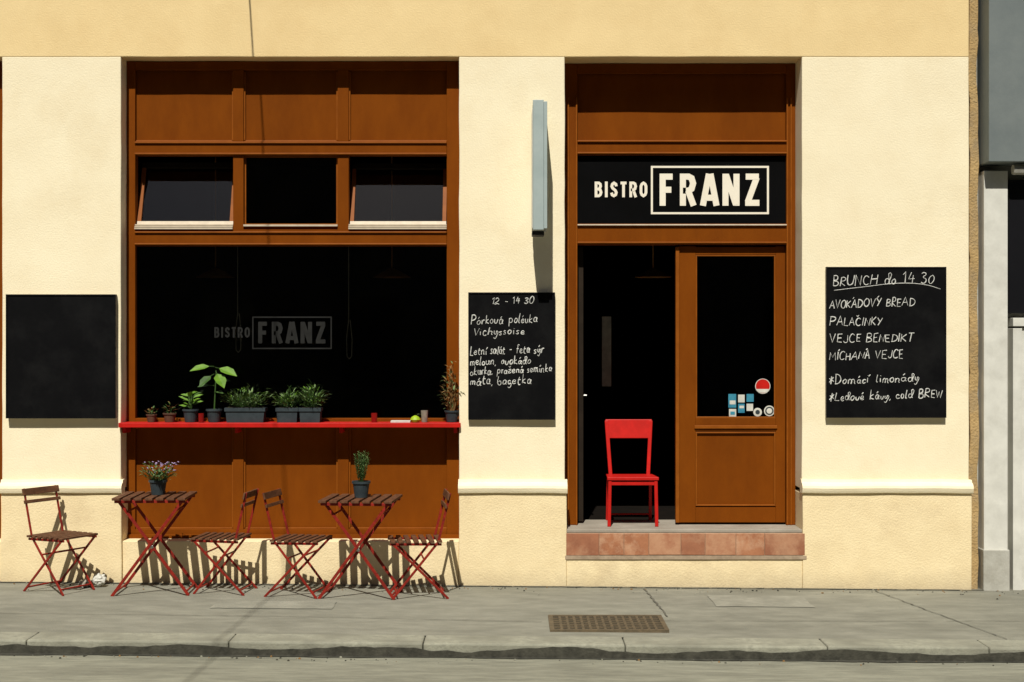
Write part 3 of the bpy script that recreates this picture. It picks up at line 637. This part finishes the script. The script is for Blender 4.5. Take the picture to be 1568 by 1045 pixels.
def tall(m,x,y,z):
    top=z+.35
    m.rod((x,y,z-.02),(x+.015,y,top-.05),.006,'leafd',6,.004)
    for dx,dz,ln,wd,dirx,diry,dzz in ((.0,-.02,.15,.085,-1,-.4,.0),(.01,-.03,.16,.10,1,-.5,-.15),(.01,-.06,.15,.10,.6,-.9,-.6),(0,-.08,.13,.08,-.6,-.8,-.4),(.01,-.14,.09,.05,.8,-.3,.2),(0,-.17,.09,.05,-.9,-.3,.1),(0,-.22,.09,.045,.5,-.6,.1)):
        c=Vector((x+dx,y,top+dz)); d=Vector((dirx,diry,dzz)).normalized(); m.rod(c,c+d*.04,.003,'leafd',4); m.leaf(c+d*.035,d,ln,wd,'leafb' if dz>-.07 else 'leafd',.3,nrm=(0,-.55,.85))
potted('leafy_plant',fx(328,yp),yp,sz,.06,.10,'pot',tall)
def small(n,ks,h):
    def f(m,x,y,z):
        for i in range(n):
            a=i*2.4; d=Vector((math.cos(a),math.sin(a)*.8,random.uniform(.2,.9))).normalized(); c=Vector((x,y,z+random.uniform(.0,h)))
            m.rod((x,y,z-.01),c+d*.02,.003,'leafd',4); m.leaf(c+d*.02,d,random.uniform(.05,.09),random.uniform(.03,.05),random.choice(ks),.3,nrm=(0,-.5,.85))
    return f
potted('leafy_plant',fx(292,yp),yp,sz,.06,.10,'pot',small(20,['leafb','leafb','leafd'],.12))
potted('seedling_pot',fx(232,yp),yp,sz,.04,.06,'terra',bush(30,.04,.04,.05,['leafd','dry'],.03,.014))
potted('seedling_pot',fx(260,yp),yp,sz,.05,.07,'terra',bush(30,.05,.04,.07,['leafd','dry'],.03,.014))
potted('dried_plant',fx(692,yp),yp,sz,.055,.09,'pot',bush(150,.075,.06,.30,['dry','dry','leafg'],.05,.013,.4,'dry'))
m=MB(); x=fx(573,.05); m.lathe([(0,.001),(.022,.001),(.024,.07),(.018,.07),(.018,.02),(0,.02)],(x,.05,sz),'candle'); m.obj('candle_glass')
m=MB(); x=fx(308,.0); m.lathe([(0,.001),(.02,.001),(.022,.07),(.018,.07),(.018,.02),(0,.02)],(x,.0,sz),'candle'); m.obj('candle_glass')
m=MB(); x=fx(650,.05); m.lathe([(0,.001),(.022,.001),(.028,.09),(.024,.09),(.02,.02),(0,.02)],(x,.05,sz),'boardedge'); m.obj('cup')
m=MB(); x=fx(636,.03); m.lathe([(0,.001),(.03,.002),(.04,.02),(.03,.04),(.01,.052),(0,.053)],(x,.03,sz),'lime'); m.obj('lime_dish')
m=MB(); m.box(fx(598),fx(628),.0,.1,sz,sz+.012,'paper'); m.obj('menu_booklet')
def flow(m,x,y,z):
    bush(260,.14,.10,.12,['leafg','leafd','leafg'],.04,.013)(m,x,y,z)
    for i in range(40):
        a=random.uniform(0,6.28); r=.14*math.sqrt(random.random()); p=Vector((x+.03+r*math.cos(a),y+r*.8*math.sin(a),z+random.uniform(.05,.135)))
        for j in range(3): m.leaf(p,(math.cos(j*2.1),math.sin(j*2.1),.5),.016,.013,'flower',.1)
potted('flower_pot',t1x+.02,-.38,t1z,.065,.11,'pot',flow)
def rosem(m,x,y,z):
    for i in range(30):
        a=random.uniform(0,6.28); r=.055*math.sqrt(random.random()); tip=Vector((x+r*1.3*math.cos(a),y+r*math.sin(a),z+random.uniform(.12,.23))); b=Vector((x+r*.4*math.cos(a),y+r*.4*math.sin(a),z-.01))
        m.rod(b,tip,.0018,'leafd',4)
        for j in range(24):
            q=.15+.85*j/24; c=b.lerp(tip,q); t=j*2.4; m.leaf(c,(math.cos(t),math.sin(t),.9),.024,.007,random.choice(['leafg','leafg','leafd']),.1)
potted('rosemary_pot',t2x,-.45,t2z,.065,.12,'pot',rosem)
def lump(name,x,y,r,k,sq=.7,seed=1):
    bm=bmesh.new(); bmesh.ops.create_icosphere(bm,subdivisions=3,radius=r)
    for v in bm.verts:
        n=v.co.normalized(); v.co=v.co*(1+.45*noise.noise(n*2.6+Vector((seed,0,0)))+.15*noise.noise(n*7)); v.co.z*=sq
    zmin=min(v.co.z for v in bm.verts)
    me=bpy.data.meshes.new(name); bm.to_mesh(me); bm.free(); me.materials.append(M[k]); o=bpy.data.objects.new(name,me); S.collection.objects.link(o); o.location=(x,y,gz(x)-zmin-.003)
lump('crumpled_paper',fx(152,-.2),-.2,.045,'paper',1.0,3); lump('stone',fx(132,-.2),-.2,.05,'stone',.6,5)
# ------------------------------------------------------------ neighbour building
Nb=empty('neighbour_building'); nx=fx(1503)
box('wall',nx,12,.12,8,-.4,9,'nwall',Nb)
box('canopy_box',nx+.004,11.9,-.16,.118,fz(248,-.16),8.5,'ngrey',Nb,.006)
box('column',nx+.012,fx(1542),-.02,.119,-.4,fz(262),'white',Nb,.006)
box('column_base',nx+.004,fx(1544),-.035,.118,-.4,.28,'nwall',Nb,.006)
m=MB(); x=fx(1545)+.03
m.box(x,x+.07,-.004,.117,-.4,fz(503),'white'); m.box(x,11,-.006,.1185,fz(500),fz(487),'white'); m.box(x+.071,11,.06,.116,-.1,fz(502),'oppwin'); m.box(x-.02,11,.03,.118,fz(480),fz(275),'oppwin')
m.box(x+.072,x+.11,.02,.059,-.1,fz(502),'white')
m.rod((fx(1545),-.08,fz(262)),(fx(1600),-.08,fz(262)),.04,'nwall')
m.obj('shop_window',Nb,bevel=.003)
# ------------------------------------------------------------ unseen opposite building behind the viewer, sized and darkened to cut sky fill and reflections
O=empty('unseen_opposite_building')
m=MB(); m.box(-40,40,-30,-19,-.4,19.5,'unseenoppwall')
for i in range(-12,13):
    for z in (.9,4.3,7.6,10.9,14.2):
        m.box(i*3-.6,i*3+.6,-18.99,-18.96,z,z+1.9,'oppwin'); m.box(i*3-.72,i*3+.72,-18.98,-18.9,z-.12,z-.02,'unseenoppwall')
m.box(-40,40,-18.99,-18.5,19.1,19.45,'unseenoppwall')
m.obj('unseen_opposite_facade',O)
m=MB(); z0=5.65; x0=fx(372)-.02
p0=None
for i in range(25):
    s=.0+i*.42; p=(x0-.045*s,-s,z0)
    if p0: m.rod(p0,p,.006,'cable',6)
    p0=p
m.obj('overhead_cable')
